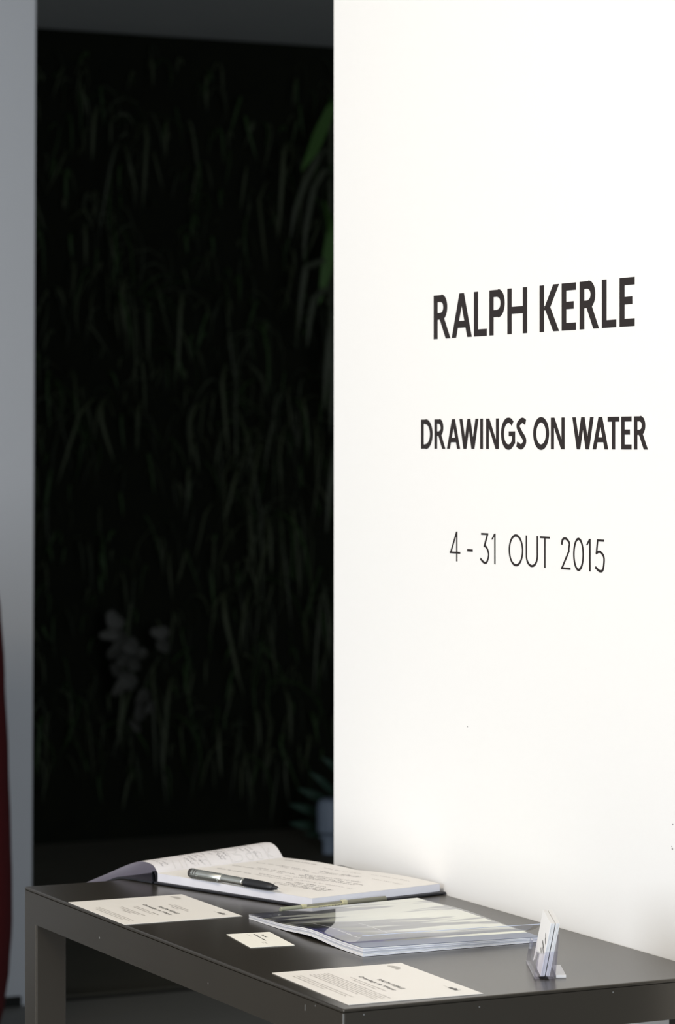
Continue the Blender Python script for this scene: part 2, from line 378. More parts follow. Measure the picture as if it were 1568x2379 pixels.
def flyer_prints(kind):
    def go(T, f):
        put_text('title', 'RALPH KERLE', 0.0068, 0.078, 0.0815, f, M_print, T, 0.058, bold=0.00008)
        put_text('title', 'Drawings on Water', 0.0068, 0.056, 0.0710, f, M_print, T, 0.084, bold=0.00008)
        # crest block at the upper left, logo at the upper right
        rnd = random.Random(4); c = MB()
        for k in range(26):
            a = math.pi * k / 25; x = 0.022 - 0.011 * math.cos(a) ; top = 0.006 * math.sin(a) + 0.002
            c.add([f(x, 0.124), f(x + 0.0005, 0.124), f(x + 0.0005, 0.1245 + top), f(x, 0.1245 + top)], [(0, 1, 2, 3)])
        c.build('crest', M_printg, T, fix=False)
        l = MB()
        for k in range(16):
            x = 0.147 + k * 0.0011; hh = 0.004 + 0.003 * rnd.random()
            l.add([f(x, 0.1265), f(x + 0.0007, 0.1265), f(x + 0.0007, 0.1265 + hh), f(x, 0.1265 + hh)], [(0, 1, 2, 3)])
        l.build('logo', M_print, T, fix=False)
        text_block('small_print', 8, 0.135, 0.1275, [0.010], 0.003, 0.0012, f, M_printg, T)
        if kind == 'invitation':
            text_block('small_print', 1, 0.05, 0.1035, [0.045, 0.060, 0.020], 0.0042, 0.0019, f, M_printg, T, 0.095)
            text_block('small_print', 2, 0.05, 0.0590, [0.072, 0.060], 0.0042, 0.0019, f, M_printg, T, 0.098)
            text_block('small_print', 3, 0.05, 0.0430, [0.074, 0.060, 0.030], 0.0042, 0.0019, f, M_printg, T, 0.096)
            text_block('small_print', 5, 0.05, 0.0180, [0.11, 0.105, 0.085], 0.0040, 0.0016, f, M_printg, T, 0.106)
        else:
            text_block('small_print', 1, 0.05, 0.0620, [0.085, 0.060], 0.0045, 0.0017, f, M_printg, T, 0.098)
            text_block('small_print', 6, 0.026, 0.0500, [0.150, 0.148, 0.150, 0.146, 0.150, 0.118], 0.0040, 0.0016, f, M_printg, T)
            text_block('small_print', 7, 0.026, 0.0195, [0.130, 0.122, 0.080], 0.0042, 0.0016, f, M_printg, T)
    return go
# reading direction is -y (rotation -90 degrees), so u runs towards the camera
sheet('flyer', 'cream flyer with a few centred lines, at the far corner of the table', 'flyer', (0.0022, 0.7362), R(-90.6), 0.1815, 0.1440, M_flyer, flyer_prints('invitation'))
sheet('flyer', 'cream flyer with a dense text block, at the near corner of the table', 'flyer', (0.0205, 0.2050), R(-92.0), 0.1895, 0.1450, M_flyer, flyer_prints('text'))
def card_prints(T, f):
    text_block('small_print', 11, 0.016, 0.0345, [0.018], 0.0035, 0.0024, f, M_print, T)
    text_block('small_print', 12, 0.010, 0.0275, [0.046], 0.0035, 0.0022, f, M_print, T)
    text_block('small_print', 13, 0.008, 0.0205, [0.016], 0.0035, 0.0014, f, M_printg, T)
    text_block('small_print', 14, 0.062, 0.0235, [0.012, 0.009], 0.0028, 0.0013, f, M_printg, T)
sheet('business_card', 'single cream business card lying flat between the two flyers', 'card', (0.0762, 0.4450), R(-97.6), 0.0915, 0.0495, M_card, card_prints, t=0.0004)

# ---------------------------------------------------------------- guest book
M_leafpaper = bpy.data.materials.new('thin_paper'); M_leafpaper.use_nodes = True; _n = M_leafpaper.node_tree; _n.nodes.clear()
_o = _n.nodes.new('ShaderNodeOutputMaterial'); _m = _n.nodes.new('ShaderNodeMixShader'); _d = _n.nodes.new('ShaderNodeBsdfDiffuse'); _t = _n.nodes.new('ShaderNodeBsdfTranslucent')
_d.inputs[0].default_value = (0.88, 0.84, 0.82, 1); _t.inputs[0].default_value = (0.74, 0.70, 0.92, 1); _m.inputs[0].default_value = 0.24
_n.links.new(_d.outputs[0], _m.inputs[1]); _n.links.new(_t.outputs[0], _m.inputs[2]); _n.links.new(_m.outputs[0], _o.inputs[0])
# page corners (spine-front, spine-back, near-front, near-back) in room x, y; u from spine to near edge, v from front to wall
QS = [(0.1535, 0.8270), (0.3500, 0.8840), (0.2392, 0.5675), (0.4260, 0.6040)]
def bil(u, v, Q=QS):
    return tuple((1-u)*(1-v)*Q[0][k] + (1-u)*v*Q[1][k] + u*(1-v)*Q[2][k] + u*v*Q[3][k] for k in (0, 1))
gb = thing('guest_book', 'open guest book with handwritten pages and black cover, at the far end of the table', 'book', (0.29, 0.72, TZ))
def L(p): return (p[0] - 0.29, p[1] - 0.72, p[2])
def pz(u, v):                                   # top of the right-hand page block
    return 0.0135 + v * (0.0025 * math.sin(math.pi * min(u * 2.1, 1.0)) * 0.7 + 0.0022 * math.sin(math.pi * max(0, (u - 0.5) * 2)) ) - 0.0010 * u
def ptop(u, v): p = bil(u, v); return L((p[0], p[1], pz(u, v)))
def pbot(u, v): p = bil(u, v); return L((p[0], p[1], 0.0034))
MB().slab(28, 10, lambda u, v: (lambda p: L((p[0], p[1], pz(u, v) - 0.0004)))(bil(u, v)), pbot).build('page_block', M_edge, gb, smooth=False)
MB().slab(28, 10, ptop, lambda u, v: (lambda p: L((p[0], p[1], pz(u, v) - 0.0003)))(bil(u, v))).build('page', M_paper, gb, label='right-hand page with faint rows of handwriting')
# cover under the right-hand block
def cq(u, v): return bil(-0.01 + u * 1.035, -0.02 + v * 1.038)
bevel(MB().slab(4, 4, lambda u, v: L((*cq(u, v), 0.0032)), lambda u, v: L((*cq(u, v), 0.0004))).build('back_cover', M_cover, gb), 0.0008)
# left-hand pages: arched pack that droops over the end of the table; profile in (s, z) along the spine normal
outer_f = [(-0.0005, 0.0134), (-0.0055, 0.0203), (-0.0140, 0.0238), (-0.0290, 0.0250), (-0.0430, 0.0224), (-0.0650, 0.0152), (-0.0900, 0.0056), (-0.1120, -0.0026), (-0.1350, -0.0112), (-0.19, -0.031), (-0.24, -0.052)]
outer_b = [(-0.0005, 0.0131), (-0.0070, 0.0205), (-0.0137, 0.0262), (-0.0220, 0.0297), (-0.0300, 0.0299), (-0.0430, 0.0277), (-0.0640, 0.0200), (-0.0900, 0.0090), (-0.1350, -0.0090), (-0.19, -0.030), (-0.24, -0.052)]
inner_f = [(-0.0030, 0.0134), (-0.0075, 0.0168), (-0.0190, 0.0148), (-0.0430, 0.0090), (-0.0700, 0.0040), (-0.0980, -0.0035), (-0.1345, -0.0122), (-0.19, -0.033), (-0.24, -0.054)]
def resample(c, n):
    d = [0]
    for a, b in zip(c, c[1:]): d.append(d[-1] + math.hypot(b[0]-a[0], b[1]-a[1]))
    out = []; i = 0
    for k in range(n + 1):
        s = d[-1] * k / n
        while i < len(d) - 2 and d[i+1] < s: i += 1
        t = (s - d[i]) / ((d[i+1] - d[i]) or 1); out.append((c[i][0] + (c[i+1][0]-c[i][0]) * t, c[i][1] + (c[i+1][1]-c[i][1]) * t))
    return out
NO = 48
of, ob, inf = resample(spline(outer_f, 6), NO), resample(spline(outer_b, 6), NO), resample(spline(inner_f, 6), NO)
e1 = Vector((0.300, -0.954)).normalized()
def left(s, z, v):
    a = bil(0, v); return L((a[0] + e1.x * s, a[1] + e1.y * s, z))
def lo(t, v, off=0.0):
    k = t * NO; i = min(int(k), NO - 1); r = k - i
    a = [(1-v) * (of[j][0]) + v * ob[j][0] for j in (i, i+1)]; b = [(1-v) * of[j][1] + v * ob[j][1] for j in (i, i+1)]
    return left(a[0] + (a[1]-a[0]) * r, b[0] + (b[1]-b[0]) * r + off, v)
def li(t, v):
    k = t * NO; i = min(int(k), NO - 1); r = k - i
    return left(inf[i][0] + (inf[i+1][0]-inf[i][0]) * r, inf[i][1] + (inf[i+1][1]-inf[i][1]) * r, v)
MB().grid(NO, 14, lambda u, v: lo(u, v)).build('page', M_leafpaper, gb, smooth=True, fix=False, label='arched left-hand page with ink showing through')
# cover below the left-hand pages: lies on the table, then droops past its end
cl = [(-0.006, 0.0032), (-0.030, 0.0032), (-0.058, 0.0031), (-0.075, 0.0010), (-0.100, -0.0075), (-0.134, -0.0170), (-0.19, -0.040), (-0.245, -0.062)]
clr = resample(spline(cl, 5), 30)
def cv(t, v, off):
    k = t * 30; i = min(int(k), 29); r = k - i
    return left(clr[i][0] + (clr[i+1][0]-clr[i][0]) * r, clr[i][1] + (clr[i+1][1]-clr[i][1]) * r + off, -0.02 + v * 1.035)
MB().slab(30, 6, lambda u, v: cv(u, v, 0), lambda u, v: cv(u, v, -0.0024)).build('front_cover', M_cover, gb)
# hollow curved spine standing up beside the page block
sp = MB(); prof = [(0.0005, 0.0006), (-0.0012, 0.006), (-0.0022, 0.0115), (-0.0042, 0.0150), (-0.0075, 0.0152), (-0.0098, 0.0120), (-0.0088, 0.0060), (-0.0072, 0.0006)]
def spf(t, v, off):
    k = t * (len(prof) - 1); i = min(int(k), len(prof) - 2); r = k - i
    s = prof[i][0] + (prof[i+1][0]-prof[i][0]) * r; z = prof[i][1] + (prof[i+1][1]-prof[i][1]) * r
    return left(s + off * 0.6 - 0.0008, z * (1 - off * 30), -0.008 + v * 1.012)
sp.slab(14, 6, lambda u, v: spf(u, v, 0), lambda u, v: spf(u, v, 0.0012)); sp.build('spine', M_cover, gb)

def scrawl(mb, rnd, u0, v0, ln, amp, f, wid, slope=0.0, dense=1.0, sx=1.0):
    """a line of joined handwriting in (u, v) metres-like units, mapped by f"""
    pts = []; u = u0; gap = False
    while u < u0 + ln:
        wl = rnd.uniform(0.008, 0.020) * sx; n = max(4, int(wl / (0.0016 * sx) * dense)); seg = []
        for k in range(n * 3 + 1):
            ph = k / 3 * 2 * math.pi / 2.0
            up = amp * (0.5 + 0.5 * math.sin(ph)) * (1.0 if rnd.random() > 0.18 else rnd.uniform(1.3, 2.3))
            if rnd.random() < 0.05: up -= amp * 0.9
            uu = u + wl * k / (n * 3) + 0.0006 * sx * math.cos(ph * 1.0)
            seg.append((uu, v0 + up + slope * (uu - u0)))
        pts.append(seg); u += wl + rnd.uniform(0.002, 0.004) * sx
    for seg in pts:
        vs_ = []; 
        for i, p in enumerate(seg):
            a = seg[max(i-1, 0)]; b = seg[min(i+1, len(seg)-1)]; dx, dy = b[0]-a[0], b[1]-a[1]; l = math.hypot(dx, dy) or 1
            nx, ny = -dy / l * wid / 2, dx / l * wid / 2
            vs_ += [f(p[0] + nx, p[1] + ny), f(p[0] - nx, p[1] - ny)]
        mb.add(vs_, [(2*i, 2*i+1, 2*i+3, 2*i+2) for i in range(len(seg) - 1)])
# right page: u 0..0.272 m along the lines, v 0..0.195 m up the page
def fr(u, v):
    uu, vv = u / 0.272, v / 0.195
    p = ptop(max(0, min(1, uu)), max(0, min(1, vv))); return (p[0], p[1], p[2] + 0.00025)
rnd = random.Random(21)
entries = [(0.020, 0.178, 0.050, .0022, 'd'), (0.100, 0.170, 0.050, .0022, 'f'), (0.180, 0.172, 0.05, .002, 'f'),
           (0.012, 0.140, 0.036, .0022, 'd'), (0.058, 0.141, 0.05, .0024, 'd'), (0.062, 0.134, 0.06, .0020, 'f'),
           (0.115, 0.150, 0.075, .0030, 'd'), (0.120, 0.143, 0.060, .0022, 'f'), (0.205, 0.150, .05, .0022, 'f'),
           (0.010, 0.104, 0.034, .0022, 'd'), (0.050, 0.110, 0.060, .0026, 'd'), (0.055, 0.102, 0.050, .0022, 'f'),
           (0.125, 0.118, 0.095, .0032, 'd'), (0.122, 0.110, 0.110, .0034, 'd'), (0.135, 0.102, 0.085, .0030, 'd'), (0.115, 0.096, 0.05, .0022, 'f'),
           (0.018, 0.074, 0.050, .0024, 'd'), (0.085, 0.082, 0.045, .0024, 'd'), (0.088, 0.074, 0.050, .0022, 'f'),
           (0.165, 0.066, 0.055, .0026, 'd'), (0.160, 0.058, 0.078, .0032, 'd'), (0.150, 0.050, 0.085, .0032, 'd'), (0.155, 0.043, 0.07, .0026, 'd'),
           (0.030, 0.046, 0.04, .0022, 'f'), (0.150, 0.082, 0.070, .002, 'f'), (0.215, 0.082, 0.030, .002, 'f')]
dk, fa = MB(), MB()
for (u, v, ln, amp, k) in entries:
    scrawl(dk if k == 'd' else fa, rnd, u, v, ln, amp, fr, 0.00050 if k == 'd' else 0.00042, slope=rnd.uniform(-0.03, 0.03))
dk.build('handwriting', M_ink, gb, fix=False, kind='stuff'); fa.build('handwriting', M_inkf, gb, fix=False, kind='stuff', label='fainter grey handwriting')
# arched page: u = distance from the spine along the sheet (reading towards the spine), v up the page
LT = sum(math.hypot(b[0]-a[0], b[1]-a[1]) for a, b in zip(of, of[1:]))
def fa_(u, v): p = lo(max(0, min(1, u / LT)), max(0, min(1, v / 0.205))); return (p[0], p[1], p[2] + 0.0004)
def fa_n(u, v):                                # lifted off along the sheet's normal
    t = max(0.001, min(0.999, u / LT)); vv = max(0, min(1, v / 0.205))
    a, b = Vector(lo(t - 0.001, vv)), Vector(lo(t + 0.001, vv)); c, d = Vector(lo(t, max(0, vv - 0.01))), Vector(lo(t, min(1, vv + 0.01)))
    n = (b - a).cross(d - c).normalized(); n = n if n.z > -0.2 and (n.z > 0 or n.y < 0) else -n
    if n.y > 0 and u < 0.03: n = -n if n.z < 0 else n
    p = Vector(lo(t, vv)); return tuple(p + n * 0.0004)
dk, gh = MB(), MB()
for (u, v, ln, amp) in [(0.008, 0.012, 0.016, .0022), (0.010, 0.020, 0.018, .002), (0.022, 0.028, 0.014, .0018), (0.006, 0.058, 0.024, .0024), (0.010, 0.065, 0.020, .0022), (0.006, 0.074, 0.026, .0026),
                       (0.016, 0.080, 0.018, .002), (0.022, 0.088, 0.014, .0018), (0.008, 0.106, 0.022, .0026), (0.007, 0.112, 0.024, .0026), (0.012, 0.119, 0.018, .002), (0.020, 0.099, 0.014, .0018), (0.018, 0.148, 0.016, .002), (0.012, 0.157, 0.020, .0022), (0.006, 0.164, 0.030, .0034), (0.024, 0.143, 0.010, .0018)]:
    scrawl(dk, rnd, u, v, ln, amp * 0.75, fa_n, 0.00040, slope=rnd.uniform(-0.25, 0.1), dense=0.75, sx=0.8)
# big show-through letter shapes as rounded strokes across the arch
def gstroke(pts, wdt=0.0016):
    seg = spline(pts, 6); vs_ = []
    for i, p in enumerate(seg):
        a = seg[max(i-1, 0)]; b = seg[min(i+1, len(seg)-1)]; dx, dy = b[0]-a[0], b[1]-a[1]; l = math.hypot(dx, dy) or 1
        nx, ny = -dy / l * wdt / 2, dx / l * wdt / 2
        q1, q2 = fa_n(p[0] + nx, p[1] + ny), fa_n(p[0] - nx, p[1] - ny)
        vs_ += [q1, q2]
    gh.add(vs_, [(2*i, 2*i+1, 2*i+3, 2*i+2) for i in range(len(seg) - 1)])
for v0 in (0.030, 0.041, 0.049): gstroke([(0.003, v0), (0.012, v0 + 0.0015), (0.017, v0 + 0.004)])
gstroke([(0.004, 0.062), (0.014, 0.062), (0.018, 0.066), (0.012, 0.069), (0.004, 0.068)])
gstroke([(0.002, 0.086), (0.022, 0.087)]); gstroke([(0.003, 0.078), (0.009, 0.076), (0.012, 0.081), (0.008, 0.086)])
gstroke([(0.002, 0.122), (0.030, 0.124)]); gstroke([(0.027, 0.112), (0.024, 0.120)]); gstroke([(0.003, 0.124), (0.004, 0.138), (0.011, 0.141), (0.014, 0.132)]); gstroke([(0.014, 0.130), (0.022, 0.140), (0.026, 0.130)])
for v0 in (0.150, 0.165): gstroke([(0.004, v0), (0.003, v0 + 0.006), (0.010, v0 + 0.009), (0.014, v0 + 0.004), (0.010, v0 - 0.001), (0.004, v0)])
gstroke([(0.002, 0.182), (0.030, 0.184)]); gstroke([(0.008, 0.183), (0.014, 0.189), (0.018, 0.191)]); gstroke([(0.008, 0.183), (0.003, 0.190)])
dk.build('handwriting', M_ink, gb, fix=False, kind='stuff'); gh.build('handwriting', M_ghost, gb, fix=False, kind='stuff', label='large pale strokes showing through from the other side')

# ---------------------------------------------------------------- silver pen on the open page
p0 = Vector((0.1752, 0.7742, TZ + 0.0193)); p1 = Vector((0.2209, 0.6155, TZ + 0.0183))
pd = (p1 - p0); PL = pd.length; pd.normalize()
pen = thing('rollerball_pen', 'silver pen with black grip lying across the open guest book', 'pen', tuple(p0))
def seg(name, m, prof, label=None): return MB().lathe([(a * PL, r) for a, r in prof], 28, pd).build(name, m, pen, label=label, smooth=False)
def sm(o):
    for p in o.data.polygons: p.use_smooth = len(p.vertices) == 4
    o.data.set_sharp_from_angle(angle=R(35))
    return o
RR = 0.0055
sm(seg('cap_end', M_dark, [(-0.002, 0.0046), (0.0, 0.0056), (0.022, 0.0059), (0.030, 0.0059)]))
sm(seg('cap', M_silver, [(0.030, RR), (0.052, RR), (0.0521, RR*0.97), (0.064, RR*0.97), (0.0641, RR), (0.078, RR), (0.0781, RR*0.97), (0.089, RR*0.97), (0.0891, RR), (0.20, RR * 1.01), (0.365, RR * 1.01), (0.368, RR * 0.95)]))
for a in (0.053, 0.079): sm(seg('cap_ring', M_dark, [(a, RR * 0.985), (a + 0.010, RR * 0.985)]))
sm(seg('barrel', M_silver, [(0.369, RR * 0.92), (0.590, RR * 0.92)]))
sm(seg('grip_ring', M_tip, [(0.590, RR * 0.96), (0.601, RR * 0.98), (0.602, RR * 0.92), (0.608, RR * 0.92), (0.609, RR * 0.98), (0.620, RR * 0.96)]))
sm(seg('grip', M_blackp, [(0.621, RR * 0.93), (0.66, RR * 0.98), (0.80, RR * 0.97), (0.875, RR * 0.88), (0.915, RR * 0.72), (0.925, RR * 0.60)]))
sm(seg('nib_cone', M_blackp, [(0.926, RR * 0.50), (0.955, RR * 0.44), (0.972, RR * 0.26)]))
sm(seg('tip', M_tip, [(0.9725, RR * 0.20), (0.992, RR * 0.11), (1.0, RR * 0.04)]))
side = pd.cross(Vector((0, 0, 1))).normalized()
if side.x > 0: side = -side
side = (side * 0.92 + Vector((0, 0, -0.25))).normalized(); upc = side.cross(pd).normalized()
def P3(a, b, c): return pd * (a * PL) + side * b + upc * c
cb = MB()
for (a0, a1, b0, b1, c) in ((0.032, 0.118, 0.0046, 0.0078, 0.0019), (0.118, 0.345, 0.0066, 0.0078, 0.0019), (0.318, 0.345, 0.0046, 0.0078, 0.0017)):
    v = [P3(a, b, k) for k in (-c, c) for a, b in ((a0, b0), (a1, b0), (a1, b1), (a0, b1))]
    cb.add(v, [(0,1,2,3), (7,6,5,4), (0,4,5,1), (1,5,6,2), (2,6,7,3), (3,7,4,0)])
bevel(cb.build('clip', M_silver, pen), 0.0004)

# ---------------------------------------------------------------- olive pen behind the booklet
a0 = Vector((0.1925, 0.5548, TZ + 0.0039)); a1 = Vector((0.3410, 0.5775, TZ + 0.0039)); od = (a1 - a0); OL = od.length; od.normalize()
op = thing('ballpoint_pen', 'olive pen with cream clip lying between guest book and booklet', 'pen', tuple(a0))
def sego(name, m, prof, label=None): return sm(MB().lathe([(a * OL, r) for a, r in prof], 20, od).build(name, m, op, label=label))
sego('cap', M_sage, [(0.0, 0.0024), (0.005, 0.0031), (0.20, 0.0032)])
sego('barrel', M_olive, [(0.201, 0.0030), (0.55, 0.0031), (0.60, 0.0034), (0.985, 0.0034), (0.992, 0.0026)])
sego('tip', M_tip, [(0.993, 0.0012), (1.0, 0.0008)])
oside = Vector((od.y, -od.x, 0)); 
def O3(a, b, c): return od * (a * OL) + oside * b + Vector((0, 0, c))
ob_ = MB()
for (x0, x1, b0, b1, z0, z1) in ((0.19, 0.60, 0.0034, 0.0048, -0.0028, 0.0008), (0.19, 0.225, -0.001, 0.0048, -0.0028, 0.0036), (0.565, 0.605, -0.001, 0.0048, -0.0028, 0.0040)):
    v = [O3(a, b, z) for z in (z0, z1) for a, b in ((x0, b0), (x1, b0), (x1, b1), (x0, b1))]
    ob_.add(v, [(3,2,1,0), (4,5,6,7), (0,1,5,4), (1,2,6,5), (2,3,7,6), (3,0,4,7)])
ob_.build('clip', M_cream, op, label='cream clip with a small line of print')
text_block('small_print', 31, 0.050, 0.0, [0.034], 0.002, 0.0012, lambda u, v: tuple(od * u + oside * 0.00495 + Vector((0, 0, v - 0.0014))), M_print, op)

# ---------------------------------------------------------------- booklet (A4) with clear front sheet
bk = thing('booklet', 'A4 picture booklet with a curling clear front sheet, at the middle of the table', 'booklet', (0.143, 0.2515, TZ))
BW, BL = 0.2150, 0.2880                              # x across, y along
def bxy(u, v):                                      # u 0..1 in +x, v 0..1 away from the camera
    x = 0.004 * (1 - v) + u * (BW + 0.010 * v); y = v * (BL - 0.006 + 0.018 * u); return x, y
ys = [0.0, 0.11, 0.16, 0.20, 0.245, 0.282]
def blift(u, v):                                    # gentle wave: the stack rises off the table along its left side
    return 0.0003 + (1 - u) ** 2 * 0.0034 * math.exp(-((v - 0.44) / 0.17) ** 2) + 0.0012 * u * math.exp(-((v - 0.62) / 0.2) ** 2)
def bth(u, v):                                      # thickness, thin and splayed at the far left tip
    return 0.0092 - 0.0048 * v ** 1.5 * (1 - 0.3 * u) - 0.004 * u * (1 - v)
NP = 7
pm = [mat('booklet_page', c, 0.6) for c in ((0.82, 0.82, 0.86), (0.74, 0.74, 0.80), (0.52, 0.53, 0.58), (0.86, 0.85, 0.84))]
for k in range(NP):
    g = 0.00022
    f0, f1 = k / NP, (k + 1) / NP
    inset = 0.0003 * (k % 3)
    def sf(fr_, off, k=k, inset=inset):
        def q(u, v):
            x, y = bxy(u, v); s = 0.0016 * math.sin(7.5 * v + k * 0.9) * v * (1 - v) * 4 * (1 - u) * 0.35 * (k / NP)
            return (x + inset * (1 - 2 * u), y + inset * (1 - 2 * v), blift(u, v) + bth(u, v) * fr_ + off + max(s, 0) * 0)
        return q
    MB().slab(14, 20, sf(f1, -g), sf(f0, 0)).build('page_section', pm[(0, 3, 0, 2, 0, 1, 3)[k]], bk)
# printed cover page
cov = bpy.data.materials.new('water_picture_print'); cov.use_nodes = True; nt = cov.node_tree; b = nt.nodes['Principled BSDF']
b.inputs['Roughness'].default_value = 0.28
tc = nt.nodes.new('ShaderNodeTexCoord'); mp = nt.nodes.new('ShaderNodeMapping'); mp.inputs['Rotation'].default_value = (0, 0, R(-38)); mp.inputs['Scale'].default_value = (9, 40, 1)
n1 = nt.nodes.new('ShaderNodeTexNoise'); n1.inputs['Scale'].default_value = 1.0; n1.inputs['Detail'].default_value = 4; n1.inputs['Distortion'].default_value = 0.7
nt.links.new(tc.outputs['Object'], mp.inputs['Vector']); nt.links.new(mp.outputs[0], n1.inputs['Vector'])
sx = nt.nodes.new('ShaderNodeSeparateXYZ'); nt.links.new(tc.outputs['Object'], sx.inputs[0])
def mth(op, a, b_=None, c=None):
    n = nt.nodes.new('ShaderNodeMath'); n.operation = op
    for i, q in enumerate((a, b_, c)):
        if q is None: continue
        if isinstance(q, (int, float)): n.inputs[i].default_value = q
        else: nt.links.new(q, n.inputs[i])
    return n.outputs[0]
# picture brightness: dark water on the near left, paler towards the far right, streaks from the noise
g1 = mth('MULTIPLY_ADD', sx.outputs['X'], 4.6, -0.10); g2 = mth('MULTIPLY_ADD', sx.outputs['Y'], 2.2, g1)
g3 = mth('MULTIPLY_ADD', n1.outputs['Fac'], 0.9, g2); g4 = mth('SUBTRACT', g3, 0.45)
cr = nt.nodes.new('ShaderNodeValToRGB'); e = cr.color_ramp.elements
e[0].position = 0.10; e[0].color = (0.035, 0.035, 0.15, 1); e[1].position = 1.0; e[1].color = (0.93, 0.94, 0.80, 1)
for pos, col in ((0.24, (0.06, 0.06, 0.20, 1)), (0.30, (0.16, 0.165, 0.12, 1)), (0.42, (0.24, 0.24, 0.20, 1)), (0.50, (0.36, 0.36, 0.42, 1)), (0.62, (0.80, 0.82, 0.72, 1))):
    q = e.new(pos); q.color = col
nt.links.new(g4, cr.inputs[0]); 
n2 = nt.nodes.new('ShaderNodeTexNoise'); n2.inputs['Scale'].default_value = 1.0; n2.inputs['Detail'].default_value = 3
mp2 = nt.nodes.new('ShaderNodeMapping'); mp2.inputs['Rotation'].default_value = (0, 0, R(-30)); mp2.inputs['Scale'].default_value = (6, 30, 1); nt.links.new(tc.outputs['Object'], mp2.inputs[0]); nt.links.new(mp2.outputs[0], n2.inputs[0])
cr2 = nt.nodes.new('ShaderNodeValToRGB'); cr2.color_ramp.elements[0].position = 0.45; cr2.color_ramp.elements[1].position = 0.50
cr2.color_ramp.elements[0].color = (0.10, 0.10, 0.16, 1); cr2.color_ramp.elements[1].color = (1, 1, 1, 1); nt.links.new(n2.outputs['Fac'], cr2.inputs[0])
mxc = nt.nodes.new('ShaderNodeMix'); mxc.data_type = 'RGBA'; mxc.blend_type = 'MULTIPLY'; mxc.inputs[0].default_value = 0.9
nt.links.new(cr.outputs[0], mxc.inputs[6]); nt.links.new(cr2.outputs[0], mxc.inputs[7]); bd = nt.nodes.new('ShaderNodeMix'); bd.data_type = 'RGBA'; bd.inputs[7].default_value = (0.16, 0.19, 0.28, 1)   # slate blue band along the near short edge, under the curled sheet
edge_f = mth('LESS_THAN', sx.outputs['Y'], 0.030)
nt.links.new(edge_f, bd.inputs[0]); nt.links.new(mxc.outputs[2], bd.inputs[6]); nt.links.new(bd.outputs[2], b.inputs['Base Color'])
ctop = lambda o: (lambda u, v: (*bxy(u, v), blift(u, v) + bth(u, v) + o))
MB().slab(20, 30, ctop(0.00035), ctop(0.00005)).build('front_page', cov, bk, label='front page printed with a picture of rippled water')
# clear sheet: rests on the page, curls up along the near edge
def film(u, v):
    x, y = bxy(u, v); z = blift(u, v) + bth(u, v) + 0.0009 + 0.0003 * math.sin(9 * v + 3 * u)
    d = max(0.0, 0.21 - v) / 0.21                    # curl towards the near edge
    c = (0.0120 * d ** 4.0) * (1.0 - 0.45 * u) + 0.0065 * u * d ** 2.6
    sag = 0.0010 * math.sin(math.pi * min(1, max(0, (v - 0.1) / 0.9)))
    return (x + 0.002 * d * (u - 0.5), y - 0.0005, z + c + sag)
fv = MB(); fv.grid(24, 50, film)
fo = fv.build('clear_cover', M_film, bk, smooth=True, fix=False)
def frim(u, v, dz, dy): p = film(u, 0); return (p[0], p[1] - dy, p[2] + dz)
MB().slab(24, 1, lambda u, v: frim(u, v, 0.0004, 0.0004 * (1 - v)), lambda u, v: frim(u, v, -0.0002, 0.0004 * (1 - v))).build('cover_edge', M_rim, bk, label='bright cut edge of the clear sheet')
def cp(u, v): uu, vv = u / BW, v / BL; p = ctop(0.0006)(uu, vv); return p
# small white line of print near the curl
text_block('white_lettering', 9, 0.0, 0.0, [0.115], 0.006, 0.0034, lambda u, v: cp(0.0235 + v, 0.172 - u), M_white_mark, bk)
text_block('white_lettering', 10, 0.0, 0.0, [0.075], 0.006, 0.0022, lambda u, v: cp(0.068 + v, 0.150 - u), M_white_mark, bk)

# ---------------------------------------------------------------- acrylic card holder
ha = math.atan2(0.907, 0.420)
ch = thing('card_holder', 'clear acrylic card holder near the right end of the table', 'card holder', (0.2437, 0.0594, TZ), ha - R(90))
# local: y = width (away from camera), x = depth (towards the wall), z up.
HW, HD, th = 0.0945, 0.0216, 0.0016
def panel(name, poly, f, m=M_acry): MB().prism(poly, 0, th, f).build(name, m, ch)
# side walls: leaning outline in (x, z)
sidep = [(0.0, 0.0004), (HD, 0.0004), (HD + 0.0028, 0.0280), (0.0042, 0.0258)]
panel('side_wall', sidep, lambda u, v, h: (u, h, v)); panel('side_wall', sidep, lambda u, v, h: (u, HW - h, v))
lean = 0.0042 / 0.0258
notch = [(0.0018, 0.003), (HW - 0.0018, 0.003), (HW - 0.0018, 0.0262)] + [(HW/2 + 0.030 * math.cos(R(a)), 0.0262 - 0.015 * math.sin(R(a))) for a in range(0, 181, 15)] + [(0.0018, 0.0262)]
panel('front_wall', notch, lambda u, v, h: (0.0002 + v * lean + h, u, v))
panel('back_wall', [(0.0018, 0.003), (HW - 0.0018, 0.003), (HW - 0.0018, 0.038), (HW - 0.010, 0.044), (0.010, 0.044), (0.0018, 0.038)], lambda u, v, h: (HD - 0.0018 + v * 0.105 + h, u, v))
panel('holder_base', [(0.0, 0.0), (HD, 0.0), (HD, HW), (0.0, HW)], lambda u, v, h: (u, v, 0.0003 + h * 1.4))
M_foot = mat('white_label_card', (0.78, 0.75, 0.72), 0.6)
MB().box((HD + 0.0014, 0.006, 0.0003), (HD + 0.0115, 0.066, 0.0030)).build('rear_foot', M_foot, ch, label='white card strip at the back of the holder')
